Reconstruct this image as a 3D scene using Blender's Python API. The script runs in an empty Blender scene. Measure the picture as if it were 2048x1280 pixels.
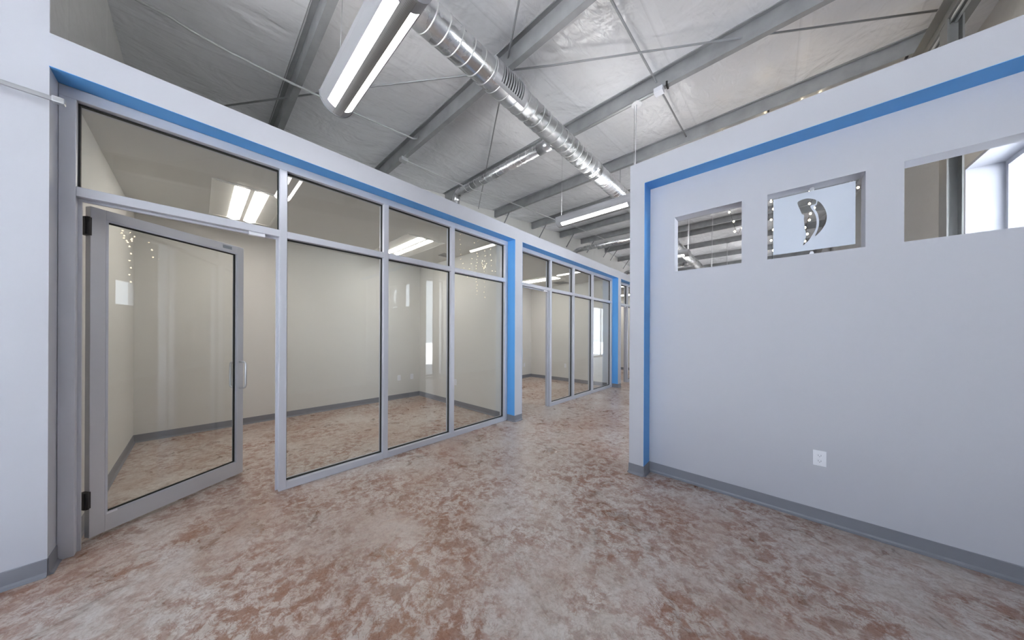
import bpy, bmesh, math, random
from mathutils import Matrix, Vector
random.seed(7)
S = bpy.context.scene
COL = S.collection
PI = math.pi
H = 1.4                                   # eye height

# ------------------------------------------------------------------ materials
def mat(name):
    m = bpy.data.materials.new(name); m.use_nodes = True
    nt = m.node_tree; nt.nodes.clear()
    out = nt.nodes.new('ShaderNodeOutputMaterial')
    return m, nt, out
def N(nt, t, **kw):
    n = nt.nodes.new(t)
    for k, v in kw.items():
        if k in n.inputs: n.inputs[k].default_value = v
        else: setattr(n, k, v)
    return n
def L(nt, a, b): nt.links.new(a, b)
def coords(nt, scale=(1, 1, 1), rot=(0, 0, 0)):
    t = N(nt, 'ShaderNodeTexCoord'); mp = N(nt, 'ShaderNodeMapping')
    mp.inputs['Scale'].default_value = scale; mp.inputs['Rotation'].default_value = rot
    L(nt, t.outputs['Object'], mp.inputs['Vector']); return mp.outputs['Vector']
def ramp(nt, fac, stops):
    r = N(nt, 'ShaderNodeValToRGB')
    e = r.color_ramp.elements
    while len(e) < len(stops): e.new(0.5)
    for el, (p, c) in zip(e, stops):
        el.position = p; el.color = (*c, 1) if len(c) == 3 else c
    L(nt, fac, r.inputs['Fac']); return r.outputs['Color']
def mixc(nt, fac, a, b, mode='MIX'):
    m = N(nt, 'ShaderNodeMix', data_type='RGBA', blend_type=mode)
    if isinstance(fac, (int, float)): m.inputs[0].default_value = fac
    else: L(nt, fac, m.inputs[0])
    for i, v in ((6, a), (7, b)):
        if isinstance(v, tuple): m.inputs[i].default_value = (*v, 1)
        else: L(nt, v, m.inputs[i])
    return m.outputs[2]
def paint(name, col, rough=.55, metal=0., bump=.0, bscale=120, var=.03, vscale=1.2, spec=.5):
    m, nt, out = mat(name)
    b = N(nt, 'ShaderNodeBsdfPrincipled')
    b.inputs['Roughness'].default_value = rough; b.inputs['Metallic'].default_value = metal
    b.inputs['Specular IOR Level'].default_value = spec
    n = N(nt, 'ShaderNodeTexNoise'); n.inputs['Scale'].default_value = vscale; n.inputs['Detail'].default_value = 4
    L(nt, coords(nt), n.inputs['Vector'])
    lo = tuple(c * (1 - var) for c in col); hi = tuple(min(1, c * (1 + var)) for c in col)
    L(nt, ramp(nt, n.outputs['Fac'], [(.3, lo), (.7, hi)]), b.inputs['Base Color'])
    if bump:
        n2 = N(nt, 'ShaderNodeTexNoise'); n2.inputs['Scale'].default_value = bscale
        L(nt, coords(nt), n2.inputs['Vector'])
        bp = N(nt, 'ShaderNodeBump'); bp.inputs['Strength'].default_value = bump; bp.inputs['Distance'].default_value = .002
        L(nt, n2.outputs['Fac'], bp.inputs['Height']); L(nt, bp.outputs['Normal'], b.inputs['Normal'])
    L(nt, b.outputs['BSDF'], out.inputs['Surface']); return m
def emit(name, col, s):
    m, nt, out = mat(name); e = N(nt, 'ShaderNodeEmission')
    e.inputs['Color'].default_value = (*col, 1); e.inputs['Strength'].default_value = s
    L(nt, e.outputs[0], out.inputs['Surface']); return m
def glass_mat(name, tint, rough=.0, base=.035):
    m, nt, out = mat(name)
    g = N(nt, 'ShaderNodeNewGeometry'); d = N(nt, 'ShaderNodeVectorMath', operation='DOT_PRODUCT')
    L(nt, g.outputs['Normal'], d.inputs[0]); L(nt, g.outputs['Incoming'], d.inputs[1])
    a = N(nt, 'ShaderNodeMath', operation='ABSOLUTE'); L(nt, d.outputs['Value'], a.inputs[0])
    s = N(nt, 'ShaderNodeMath', operation='SUBTRACT'); s.inputs[0].default_value = 1; L(nt, a.outputs[0], s.inputs[1])
    p = N(nt, 'ShaderNodeMath', operation='POWER'); L(nt, s.outputs[0], p.inputs[0]); p.inputs[1].default_value = 5
    f = N(nt, 'ShaderNodeMath', operation='MULTIPLY_ADD'); L(nt, p.outputs[0], f.inputs[0]); f.inputs[1].default_value = 1 - base; f.inputs[2].default_value = base
    t = N(nt, 'ShaderNodeBsdfTransparent'); t.inputs['Color'].default_value = (*tint, 1)
    r = N(nt, 'ShaderNodeBsdfGlossy'); r.inputs['Roughness'].default_value = rough; r.inputs['Color'].default_value = (1, 1, 1, 1)
    mx = N(nt, 'ShaderNodeMixShader'); L(nt, f.outputs[0], mx.inputs[0]); L(nt, t.outputs[0], mx.inputs[1]); L(nt, r.outputs[0], mx.inputs[2])
    L(nt, mx.outputs[0], out.inputs['Surface']); return m

WHITE = (.49, .508, .567)
M = {}
M['wall'] = paint('white_wall_paint', WHITE, .6, bump=.05, var=.012)
M['office'] = paint('warm_white_paint', (.66, .66, .645), .6, bump=.05, var=.012)
M['blue'] = paint('sky_blue_paint', (.105, .37, .80), .5, bump=.04, var=.02)
M['alu'] = paint('silver_anodised_aluminium', (.56, .58, .645), .38, metal=.25, var=.02)
M['door_alu'] = paint('grey_anodised_aluminium', (.58, .59, .63), .38, metal=.25, var=.02)
M['gasket'] = paint('black_rubber', (.012, .014, .014), .6)
M['black'] = paint('black_metal', (.02, .02, .022), .45)
M['base'] = paint('grey_vinyl_base', (.205, .215, .25), .42, var=.04)
M['purlin'] = paint('grey_primed_steel', (.33, .34, .35), .42, metal=.15, var=.12, vscale=5)
M['rafter'] = paint('grey_painted_steel', (.25, .255, .25), .45, metal=.1, var=.08, vscale=4)
M['rod'] = paint('galvanised_rod', (.36, .37, .39), .45, metal=.3)
M['conduit'] = paint('galvanised_conduit', (.55, .57, .57), .4, metal=.45)
M['plate'] = paint('white_plastic', (.80, .82, .88), .35, var=.01)
M['slot'] = paint('dark_slots', (.30, .31, .37), .6)
M['housing'] = paint('grey_enamel_steel', (.34, .345, .36), .4, metal=.1, var=.02)
M['cable'] = paint('white_cable', (.75, .76, .78), .5)
M['steelwire'] = paint('steel_wire', (.45, .46, .48), .4, metal=.4)
M['steel'] = paint('brushed_steel', (.62, .64, .66), .28, metal=.85)
M['handle'] = paint('satin_steel', (.60, .62, .65), .32, metal=.6)
M['sticker'] = paint('grey_sticker', (.27, .30, .34), .5)
M['paving'] = paint('pale_concrete_paving', (.46, .465, .48), .9, var=.15, vscale=8)  # lightened so that sunlight bounces up to the ceiling
M['stripe'] = paint('white_road_paint', (.8, .8, .8), .8)
M['socket'] = paint('black_socket', (.03, .03, .03), .5)
M['film'] = paint('frosted_film', (.60, .66, .76), .55, var=.01)
M['trofpan'] = paint('white_enamel', (.78, .78, .76), .45, var=.01)
M['glass'] = glass_mat('clear_glass', (.968, .978, .970))
M['shopglass'] = glass_mat('window_glass', (.97, .98, .98))
M['acrylic'] = glass_mat('clear_acrylic', (.97, .98, .98))
M['lens'] = emit('lit_lamp_lens', (1, .985, .97), 9.)
M['upfill'] = emit('added_uplight_glow', (1, .985, .97), 9.5)  # glow added on the pendant tops to lift the ceiling
M['troflens'] = emit('lit_troffer_lens', (1, .925, .83), 8.5)
M['bulb'] = emit('warm_bulb', (1, .82, .55), 9.)

def galv():
    m, nt, out = mat('galvanised_duct_metal')
    b = N(nt, 'ShaderNodeBsdfPrincipled'); b.inputs['Metallic'].default_value = .92
    v = N(nt, 'ShaderNodeTexVoronoi'); v.inputs['Scale'].default_value = 38
    L(nt, coords(nt), v.inputs['Vector'])
    n = N(nt, 'ShaderNodeTexNoise'); n.inputs['Scale'].default_value = 3; n.inputs['Detail'].default_value = 5
    L(nt, coords(nt), n.inputs['Vector'])
    c1 = ramp(nt, v.outputs['Color'], [(.0, (.66, .67, .685)), (1., (.76, .77, .785))])
    c2 = ramp(nt, n.outputs['Fac'], [(.3, (.80, .80, .80)), (.7, (1, 1, 1))])
    L(nt, mixc(nt, 1., c1, c2, 'MULTIPLY'), b.inputs['Base Color'])
    L(nt, ramp(nt, n.outputs['Fac'], [(.3, (.22,) * 3), (.7, (.34,) * 3)]), b.inputs['Roughness'])
    bp = N(nt, 'ShaderNodeBump'); bp.inputs['Strength'].default_value = .12; bp.inputs['Distance'].default_value = .01
    n3 = N(nt, 'ShaderNodeTexNoise'); n3.inputs['Scale'].default_value = 6
    L(nt, coords(nt), n3.inputs['Vector']); L(nt, n3.outputs['Fac'], bp.inputs['Height']); L(nt, bp.outputs['Normal'], b.inputs['Normal'])
    L(nt, b.outputs[0], out.inputs['Surface']); return m
M['galv'] = galv()
M['seam'] = paint('bright_duct_seam', (.72, .74, .74), .3, metal=.7)

def perforated():
    m, nt, out = mat('perforated_grey_steel')
    b = N(nt, 'ShaderNodeBsdfPrincipled'); b.inputs['Roughness'].default_value = .5
    v = N(nt, 'ShaderNodeTexVoronoi'); v.inputs['Scale'].default_value = 160; v.inputs['Randomness'].default_value = 0
    L(nt, coords(nt), v.inputs['Vector'])
    L(nt, ramp(nt, v.outputs['Distance'], [(.28, (.10, .10, .095)), (.36, (.30, .30, .29))]), b.inputs['Base Color'])
    L(nt, b.outputs[0], out.inputs['Surface']); return m
M['perf'] = perforated()

def insulation(name, base, rough, bumpk):
    m, nt, out = mat(name)
    b = N(nt, 'ShaderNodeBsdfPrincipled'); b.inputs['Roughness'].default_value = rough
    n = N(nt, 'ShaderNodeTexNoise'); n.inputs['Scale'].default_value = 1.3; n.inputs['Detail'].default_value = 4
    L(nt, coords(nt, (1, .6, 1)), n.inputs['Vector'])
    c = ramp(nt, n.outputs['Fac'], [(.3, tuple(x * .95 for x in base)), (.7, base)])
    # taped seams running down the slope every 1.22 m
    t = N(nt, 'ShaderNodeTexCoord'); sx = N(nt, 'ShaderNodeSeparateXYZ'); L(nt, t.outputs['Object'], sx.inputs[0])
    a1 = N(nt, 'ShaderNodeMath', operation='ADD'); L(nt, sx.outputs['X'], a1.inputs[0]); a1.inputs[1].default_value = 20 * 1.22 + 1.02
    md = N(nt, 'ShaderNodeMath', operation='MODULO'); L(nt, a1.outputs[0], md.inputs[0]); md.inputs[1].default_value = 1.22
    s = ramp(nt, md.outputs[0], [(.0, (.90, .90, .90)), (.03, (1.04, 1.04, 1.04)), (.10, (1.04, 1.04, 1.04)), (.105, (1, 1, 1))])
    L(nt, mixc(nt, 1., c, s, 'MULTIPLY'), b.inputs['Base Color'])
    w = N(nt, 'ShaderNodeTexNoise'); w.inputs['Scale'].default_value = 2.2; w.inputs['Detail'].default_value = 3; w.inputs['Distortion'].default_value = .8
    L(nt, coords(nt, (1.0, .8, 1)), w.inputs['Vector'])
    w2 = N(nt, 'ShaderNodeTexNoise'); w2.inputs['Scale'].default_value = 5; w2.inputs['Detail'].default_value = 3; w2.inputs['Distortion'].default_value = 1.4
    L(nt, coords(nt, (1.6, .5, 1), (0, 0, .5)), w2.inputs['Vector'])
    ad = N(nt, 'ShaderNodeMath', operation='MULTIPLY_ADD'); L(nt, w2.outputs['Fac'], ad.inputs[0]); ad.inputs[1].default_value = .25; L(nt, w.outputs['Fac'], ad.inputs[2])
    bp = N(nt, 'ShaderNodeBump'); bp.inputs['Strength'].default_value = bumpk; bp.inputs['Distance'].default_value = .09
    L(nt, ad.outputs[0], bp.inputs['Height']); L(nt, bp.outputs['Normal'], b.inputs['Normal'])
    L(nt, b.outputs[0], out.inputs['Surface']); return m
M['insul'] = insulation('white_vinyl_insulation', (.83, .84, .865), .23, .62)
M['insulwall'] = insulation('white_vinyl_wall_insulation', (.74, .735, .71), .45, .25)

def floor_mat():
    m, nt, out = mat('acid_stained_concrete')
    b = N(nt, 'ShaderNodeBsdfPrincipled')
    def noise(scale, detail=6, dist=0., rough=.55, sc=(1, 1, 1), vec=None):
        n = N(nt, 'ShaderNodeTexNoise'); n.inputs['Scale'].default_value = scale; n.inputs['Detail'].default_value = detail
        n.inputs['Distortion'].default_value = dist; n.inputs['Roughness'].default_value = rough
        L(nt, vec or coords(nt, sc), n.inputs['Vector']); return n
    big = noise(.8, 5, .5)
    mid = noise(4.2, 8, 1.0, .62)
    fine = noise(13, 10, .45, .66)
    speck = noise(46, 8, .8, .66)
    gate = ramp(nt, noise(1.25, 8, .5, .62).outputs['Fac'], [(.40, (.20,) * 3), (.58, (1,) * 3)])
    c = ramp(nt, mid.outputs['Fac'], [(.30, (.40, .36, .335)), (.44, (.49, .46, .44)), (.56, (.56, .545, .54)), (.72, (.51, .46, .425))])
    def mul(*xs):
        o = xs[0]
        for x in xs[1:]:
            k = N(nt, 'ShaderNodeMath', operation='MULTIPLY'); L(nt, o, k.inputs[0])
            if isinstance(x, (int, float)): k.inputs[1].default_value = x
            else: L(nt, x, k.inputs[1])
            o = k.outputs[0]
        return o
    st = ramp(nt, big.outputs['Fac'], [(.46, (0, 0, 0)), (.66, (.85,) * 3)])
    c = mixc(nt, mul(st, .62), c, (.34, .205, .14))
    # rust mottling, gated by a medium scale mask
    mott = ramp(nt, fine.outputs['Fac'], [(.46, (0, 0, 0)), (.56, (1,) * 3)])
    c = mixc(nt, mul(mott, gate, .78), c, (.245, .105, .055))
    vein = noise(17, 8, .8, .64, (1, 1.25, 1))
    vm = ramp(nt, vein.outputs['Fac'], [(.465, (0, 0, 0)), (.492, (1,) * 3), (.508, (1,) * 3), (.535, (0, 0, 0))])
    c = mixc(nt, mul(vm, gate, .62), c, (.22, .09, .045))
    # dark grey-brown scabs
    dm = ramp(nt, noise(2.7, 6, .7, .6).outputs['Fac'], [(.50, (0, 0, 0)), (.66, (1,) * 3)])
    dk = ramp(nt, noise(13, 9, .5, .70).outputs['Fac'], [(.47, (0, 0, 0)), (.62, (1,) * 3)])
    c = mixc(nt, mul(dk, dm, .40), c, (.20, .15, .125))
    # pale lime bloom
    pm = ramp(nt, noise(3.4, 6, .6, .6, (1.2, .9, 1)).outputs['Fac'], [(.50, (0, 0, 0)), (.64, (1,) * 3)])
    pl = ramp(nt, noise(16, 8, .4, .68).outputs['Fac'], [(.45, (0, 0, 0)), (.62, (1,) * 3)])
    c = mixc(nt, mul(pl, pm, .60), c, (.60, .585, .58))
    sp = ramp(nt, speck.outputs['Fac'], [(.35, (.85, .80, .755)), (.5, (1.03, .985, .95)), (.66, (1.13, 1.09, 1.06))])
    c = mixc(nt, 1., c, sp, 'MULTIPLY')
    L(nt, c, b.inputs['Base Color'])
    L(nt, ramp(nt, mid.outputs['Fac'], [(.3, (.24,) * 3), (.7, (.42,) * 3)]), b.inputs['Roughness'])
    b.inputs['Specular IOR Level'].default_value = .42
    bp = N(nt, 'ShaderNodeBump'); bp.inputs['Strength'].default_value = .10; bp.inputs['Distance'].default_value = .01
    L(nt, fine.outputs['Fac'], bp.inputs['Height']); L(nt, bp.outputs['Normal'], b.inputs['Normal'])
    L(nt, b.outputs[0], out.inputs['Surface']); return m
M['floor'] = floor_mat()

# ------------------------------------------------------------------ mesh builder
class MB:
    def __init__(s): s.v = []; s.f = []; s.sm = []
    def add(s, vs, fs, smooth=False):
        o = len(s.v); s.v += [tuple(v) for v in vs]
        for f in fs: s.f.append([i + o for i in f]); s.sm.append(smooth)
        return s
    def box(s, x0, x1, y0, y1, z0, z1):
        x0, x1 = min(x0, x1), max(x0, x1); y0, y1 = min(y0, y1), max(y0, y1); z0, z1 = min(z0, z1), max(z0, z1)
        vs = [(x, y, z) for z in (z0, z1) for y in (y0, y1) for x in (x0, x1)]
        return s.add(vs, [(0, 2, 3, 1), (4, 5, 7, 6), (0, 1, 5, 4), (2, 6, 7, 3), (0, 4, 6, 2), (1, 3, 7, 5)])
    def prism(s, prof, a0, a1, axis='x', smooth=False):
        """closed 2D outline swept along an axis; outline in the other two axes"""
        def P(a, p, q): return {'x': (a, p, q), 'y': (p, a, q), 'z': (p, q, a)}[axis]
        n = len(prof); vs = [P(a0, *p) for p in prof] + [P(a1, *p) for p in prof]
        s.add(vs, [(i, (i + 1) % n, n + (i + 1) % n, n + i) for i in range(n)], smooth)
        o = len(s.v) - 2 * n
        s.f += [[o + i for i in range(n)][::-1], [o + n + i for i in range(n)]]; s.sm += [False, False]
        return s
    def sheet(s, prof, a0, a1, axis='x', smooth=True):
        def P(a, p, q): return {'x': (a, p, q), 'y': (p, a, q), 'z': (p, q, a)}[axis]
        n = len(prof); vs = [P(a0, *p) for p in prof] + [P(a1, *p) for p in prof]
        return s.add(vs, [(i, i + 1, n + i + 1, n + i) for i in range(n - 1)], smooth)
    def tube(s, pts, r, n=10, cap=True, smooth=True):
        pts = [Vector(p) for p in pts]; rings = []
        t0 = (pts[1] - pts[0]).normalized()
        up = Vector((0, 0, 1)) if abs(t0.z) < .9 else Vector((1, 0, 0))
        u = t0.cross(up).normalized()
        for i, p in enumerate(pts):
            if i == 0: t = t0
            elif i == len(pts) - 1: t = (pts[i] - pts[i - 1]).normalized()
            else: t = ((pts[i + 1] - p).normalized() + (p - pts[i - 1]).normalized()).normalized()
            u = (u - t * u.dot(t)).normalized(); w = t.cross(u)
            rr = r[i] if isinstance(r, (list, tuple)) else r
            rings.append([p + (u * math.cos(2 * PI * k / n) + w * math.sin(2 * PI * k / n)) * rr for k in range(n)])
        vs = [v for rg in rings for v in rg]; fs = []
        for i in range(len(pts) - 1):
            for k in range(n): fs.append((i * n + k, i * n + (k + 1) % n, (i + 1) * n + (k + 1) % n, (i + 1) * n + k))
        s.add(vs, fs, smooth)
        if cap:
            o = len(s.v) - len(vs)
            s.f += [[o + k for k in range(n)][::-1], [o + len(vs) - n + k for k in range(n)]]; s.sm += [False, False]
        return s
    def cyl(s, c, r, a0, a1, axis='z', n=24, r2=None):
        def P(a, p, q): return {'x': (a, p, q), 'y': (p, a, q), 'z': (p, q, a)}[axis]
        r2 = r if r2 is None else r2
        vs = [P(a0, c[0] + r * math.cos(2 * PI * k / n), c[1] + r * math.sin(2 * PI * k / n)) for k in range(n)]
        vs += [P(a1, c[0] + r2 * math.cos(2 * PI * k / n), c[1] + r2 * math.sin(2 * PI * k / n)) for k in range(n)]
        s.add(vs, [(k, (k + 1) % n, n + (k + 1) % n, n + k) for k in range(n)], True)
        o = len(s.v) - 2 * n
        s.f += [[o + k for k in range(n)][::-1], [o + n + k for k in range(n)]]; s.sm += [False, False]
        return s
    def ball(s, c, r, n=8, m=6, sz=1.):
        vs = []; fs = []
        for j in range(m + 1):
            th = PI * j / m
            for k in range(n):
                vs.append((c[0] + r * math.sin(th) * math.cos(2 * PI * k / n), c[1] + r * math.sin(th) * math.sin(2 * PI * k / n), c[2] + r * sz * math.cos(th)))
        for j in range(m):
            for k in range(n): fs.append((j * n + k, j * n + (k + 1) % n, (j + 1) * n + (k + 1) % n, (j + 1) * n + k))
        return s.add(vs, fs, True)

def wloc(o):
    v = Vector((0, 0, 0))
    while o is not None: v += o.location; o = o.parent
    return v
def obj(name, mb, m, parent=None, local=False, bevel=0., loc=None):
    """one mesh object; coordinates are world coordinates unless local"""
    me = bpy.data.meshes.new(name)
    off = Vector((0, 0, 0))
    if parent is not None and not local: off = wloc(parent)
    if loc is not None: off = off + Vector(loc)
    me.from_pydata([tuple(Vector(v) - off) for v in mb.v], [], mb.f)
    me.polygons.foreach_set('use_smooth', mb.sm)
    bm = bmesh.new(); bm.from_mesh(me); bmesh.ops.recalc_face_normals(bm, faces=bm.faces); bm.to_mesh(me); bm.free()
    me.materials.append(M[m]); me.update()
    o = bpy.data.objects.new(name, me); COL.objects.link(o)
    if parent is not None: o.parent = parent
    if loc is not None: o.location = loc
    if bevel:
        b = o.modifiers.new('edge', 'BEVEL'); b.width = bevel; b.segments = 2; b.limit_method = 'ANGLE'
    return o
def tag(o, label, cat=None, group=None, kind=None):
    o['label'] = label
    if cat: o['category'] = cat
    if group: o['group'] = group
    if kind: o['kind'] = kind
    return o
def thing(name, label, cat, loc=(0, 0, 0), group=None, kind=None, rotz=0):
    o = bpy.data.objects.new(name, None); COL.objects.link(o); o.location = loc; o.rotation_euler = (0, 0, rotz)
    o.empty_display_size = .1
    return tag(o, label, cat, group, kind)
def struct(name, mb, m, label, cat, parent=None, bevel=0.):
    return tag(obj(name, mb, m, parent, bevel=bevel), label, cat, kind='structure')
def copy_tree(o, parent=None):
    c = o.copy(); COL.objects.link(c)
    if parent is not None: c.parent = parent
    for ch in list(o.children): copy_tree(ch, c)
    return c

# ------------------------------------------------------------------ key sizes
XF, XS = -3.08, -3.24              # partition face, glazing front face
XW, XE = -6.15, 1.80               # far side walls of the building
YN, Y0 = -5.0, 24.0                # behind the camera, far end
RIDGE = 13.0
def zb(y): return H + 2.98 + (y if y < RIDGE else 2 * RIDGE - y) / 12     # underside of purlins
def zd(y): return zb(y) + .205                                            # roof liner
PUR = [.79, 2.48, 4.18, 5.90, 7.66, 9.41, 11.03, 12.60, 13.38, 14.95, 16.70, 18.45, 20.2, 22.0]

# ------------------------------------------------------------------ floor, roof, outer walls
struct('floor', MB().box(XW, XE, YN, Y0, -.12, 0), 'floor', 'rust-mottled grey stained concrete floor', 'floor')
g = MB(); xs = [XW + (XE - XW) * i / 70 for i in range(71)]
ys = []; allp = [YN] + [p for p in [-4.4, -2.65, -.93]] + PUR + [Y0]
for a, b in zip(allp[:-1], allp[1:]):
    n = max(4, int((b - a) / .09)); ys += [a + (b - a) * k / n for k in range(n)]
ys.append(Y0)
def sag(x, y):
    for a, b in zip(allp[:-1], allp[1:]):
        if a <= y <= b:
            t = (y - a) / (b - a)
            return -.030 * math.sin(PI * t) ** .7 - .006 * math.sin(5.1 * x + 3 * t) * math.sin(PI * t) - .004 * math.sin(13 * x + 7 * y) * math.sin(PI * t)
    return 0
vs = [(x, y, zd(y) + sag(x, y)) for y in ys for x in xs]
nx = len(xs)
g.add(vs, [(j * nx + i, j * nx + i + 1, (j + 1) * nx + i + 1, (j + 1) * nx + i) for j in range(len(ys) - 1) for i in range(nx - 1)], True)
nv = len(vs); top = [(x, y, zd(y) + .25) for (x, y) in ((XW, YN), (XE, YN), (XE, RIDGE), (XW, RIDGE), (XE, Y0), (XW, Y0))]
g.add(top, [(0, 3, 2, 1), (3, 5, 4, 2)])
struct('ceiling', g, 'insul', 'glossy white vinyl-faced insulation under the sloping metal roof', 'ceiling')

def wall_x(x0, x1, y0, y1, z1f, holes, z0=0.):
    """wall lying along Y with rectangular holes (y0,y1,z0,z1) and a top that follows z1f(y)"""
    mb = MB(); yy = sorted({y0, y1, *[h[0] for h in holes], *[h[1] for h in holes], *([RIDGE] if y0 < RIDGE < y1 else [])})
    for a, b in zip(yy[:-1], yy[1:]):
        hs = sorted([h for h in holes if h[0] < (a + b) / 2 < h[1]], key=lambda h: h[2])
        z = z0
        for h in hs:
            if h[2] > z: mb.box(x0, x1, a, b, z, h[2])
            z = h[3]
        vs = [(x, y, zz) for x in (x0, x1) for y, zz in ((a, z), (b, z), (b, z1f(b)), (a, z1f(a)))]
        mb.add(vs, [(0, 1, 2, 3), (7, 6, 5, 4), (0, 4, 5, 1), (1, 5, 6, 2), (2, 6, 7, 3), (3, 7, 4, 0)])
    return mb
def wall_y(y0, y1, x0, x1, ztop, holes, z0=0.):
    mb = MB(); xx = sorted({x0, x1, *[h[0] for h in holes], *[h[1] for h in holes]})
    for a, b in zip(xx[:-1], xx[1:]):
        hs = sorted([h for h in holes if h[0] < (a + b) / 2 < h[1]], key=lambda h: h[2])
        z = z0
        for h in hs:
            if h[2] > z: mb.box(a, b, y0, y1, z, h[2])
            z = h[3]
        mb.box(a, b, y0, y1, z, ztop)
    return mb

struct('wall_west', wall_x(XW - .15, XW, YN, Y0, lambda y: zd(y) + .2, []), 'insulwall', 'pale insulated end wall behind the offices', 'wall')
EW = [(-4.7, -2.9, .10, 3.05), (3.55, 5.63, .04, 3.216), (8.7, 9.5, 2.2, 3.0), (16.4, 19.6, .04, 3.216)]  # last opening is added to brighten the hidden hall
struct('wall_east', wall_x(XE, XE + .2, YN, Y0, lambda y: zd(y) + .2, EW), 'insulwall', 'grey insulated side wall seen through the right-hand cutout', 'wall')
SW = [(-2.7, -.55, .05, 3.0), (-.45, 1.6, .05, 3.0)]
struct('wall_south', wall_y(YN - .2, YN, XW - .15, XE + .2, zd(YN) + .2, SW), 'wall', 'white front wall behind the viewer', 'wall')
NW = [(-1.7, -.9, 1.0, 2.4)]
struct('wall_north', wall_y(Y0, Y0 + .2, XW - .15, XE + .2, zd(Y0) + .2, NW), 'insulwall', 'pale end wall at the far end of the hall', 'wall')

def window(name, label, axis, c, a0, a1, z0, z1, nb=3):
    """frame set in an opening of the outer wall; axis x: lies along Y at x=c"""
    w = thing(name, label, 'window', ((c, (a0 + a1) / 2, z0) if axis == 'x' else ((a0 + a1) / 2, c, z0)), kind='structure')
    fr = MB(); t = .05
    def bx(p0, p1, q0, q1, d0=-.04, d1=.04, b=fr):
        if axis == 'x': b.box(c + d0, c + d1, p0, p1, q0, q1)
        else: b.box(p0, p1, c + d0, c + d1, q0, q1)
    bx(a0, a0 + t, z0, z1); bx(a1 - t, a1, z0, z1); bx(a0 + t, a1 - t, z0, z0 + t); bx(a0 + t, a1 - t, z1 - t, z1)
    obj('window_frame', fr, 'alu', w)
    for k in range(1, nb):
        p = a0 + (a1 - a0) * k / nb; b = MB(); bx(p - t / 2, p + t / 2, z0 + t, z1 - t, b=b); obj('mullion', b, 'alu', w)
    for k in range(nb):
        p0 = a0 + (a1 - a0) * k / nb + t * (1 if k == 0 else .5); p1 = a0 + (a1 - a0) * (k + 1) / nb - t * (1 if k == nb - 1 else .5)
        b = MB(); bx(p0, p1, z0 + t, z1 - t, -.004, .004, b); obj('glass_pane', b, 'shopglass', w)
    return w
w4 = window('window_4', 'tall bright window in a deep white lined reveal, seen through the right-hand cutout', 'x', 1.80, 3.55, 5.63, .04, 3.216, 2)
lin = MB()                                    # drywall box lining the deep reveal, standing proud of the insulation
lin.box(1.53, 1.76, 5.63, 5.66, 0, 3.246); lin.box(1.53, 1.76, 3.52, 3.55, 0, 3.246); lin.box(1.53, 1.76, 3.55, 5.63, 3.216, 3.246)
lin.box(1.53, 1.76, 3.55, 5.63, 0, .04)
tag(obj('reveal_lining', lin, 'wall', w4), 'white drywall lining of the window reveal')
window('window_5', 'tall front window behind the viewer on the left', 'y', YN - .1, -2.7, -.55, .05, 3.0, 2)
window('window_6', 'tall front window behind the viewer on the right', 'y', YN - .1, -.45, 1.6, .05, 3.0, 2)
window('window_7', 'side window behind the viewer', 'x', 1.90, -4.7, -2.9, .10, 3.05, 2)
window('window_8', 'small high side window further along the hidden hall', 'x', 1.90, 8.7, 9.5, 2.2, 3.0, 1)
window('added_window_9', 'unseen side window added to brighten the hidden hall', 'x', 1.90, 16.4, 19.6, .04, 3.216, 2)  # invented window that lets more daylight into the hidden hall
window('window_10', 'window in the far end wall', 'y', Y0 + .1, -1.7, -.9, 1.0, 2.4, 1)

# ------------------------------------------------------------------ left partition with the office fronts
OPEN = [(-.58, 3.44), (3.62, 7.57), (7.76, 11.71)]
pt = MB()
pt.box(XF, -3.36, -.58, 13.2, 2.935, 3.125)                      # fascia over all the openings
for a, b in ((3.44, 3.62), (7.57, 7.76), (11.71, 13.2)): pt.box(XF, -3.36, a, b, 0, 2.935)
wl = struct('wall_left', pt, 'wall', 'white fascia and pillars framing the glazed office fronts', 'wall')
for a, b in OPEN:
    r = MB(); r.box(XF + .0004, XS, a, b, 2.933, 2.9352)
    tag(obj('blue_soffit', r, 'blue', wl), 'sky-blue soffit of the recess')
    r = MB(); r.box(XF + .0004, XS, b - .0022, b + .0002, .10, 2.933)
    tag(obj('blue_reveal', r, 'blue', wl), 'sky-blue side of the recess')
    if a > 0:
        r = MB(); r.box(XF + .0004, XS, a - .0002, a + .0022, .10, 2.933)
        tag(obj('blue_reveal', r, 'blue', wl), 'sky-blue side of the recess')
# full-height block at the left edge of the picture
nb_ = wall_x(XW, -3.09, -2.2, -.58, lambda y: zd(y) + .1, [])
struct('wall_left_near', nb_, 'wall', 'bright white full-height wall end at the left edge', 'wall')
side = MB(); side.add([(XW, -.5795, 3.0), (-3.095, -.5795, 3.0), (-3.095, -.5795, zd(-.58)), (XW, -.5795, zd(-.58)), (XW, -.582, 3.0), (-3.095, -.582, 3.0), (-3.095, -.582, zd(-.58)), (XW, -.582, zd(-.58))],
    [(0, 1, 2, 3), (7, 6, 5, 4), (0, 4, 5, 1), (1, 5, 6, 2), (2, 6, 7, 3), (3, 7, 4, 0)])
struct('wall_left_upper', side, 'insulwall', 'grey insulated wall above the first office beside the white wall end', 'wall')
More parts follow.
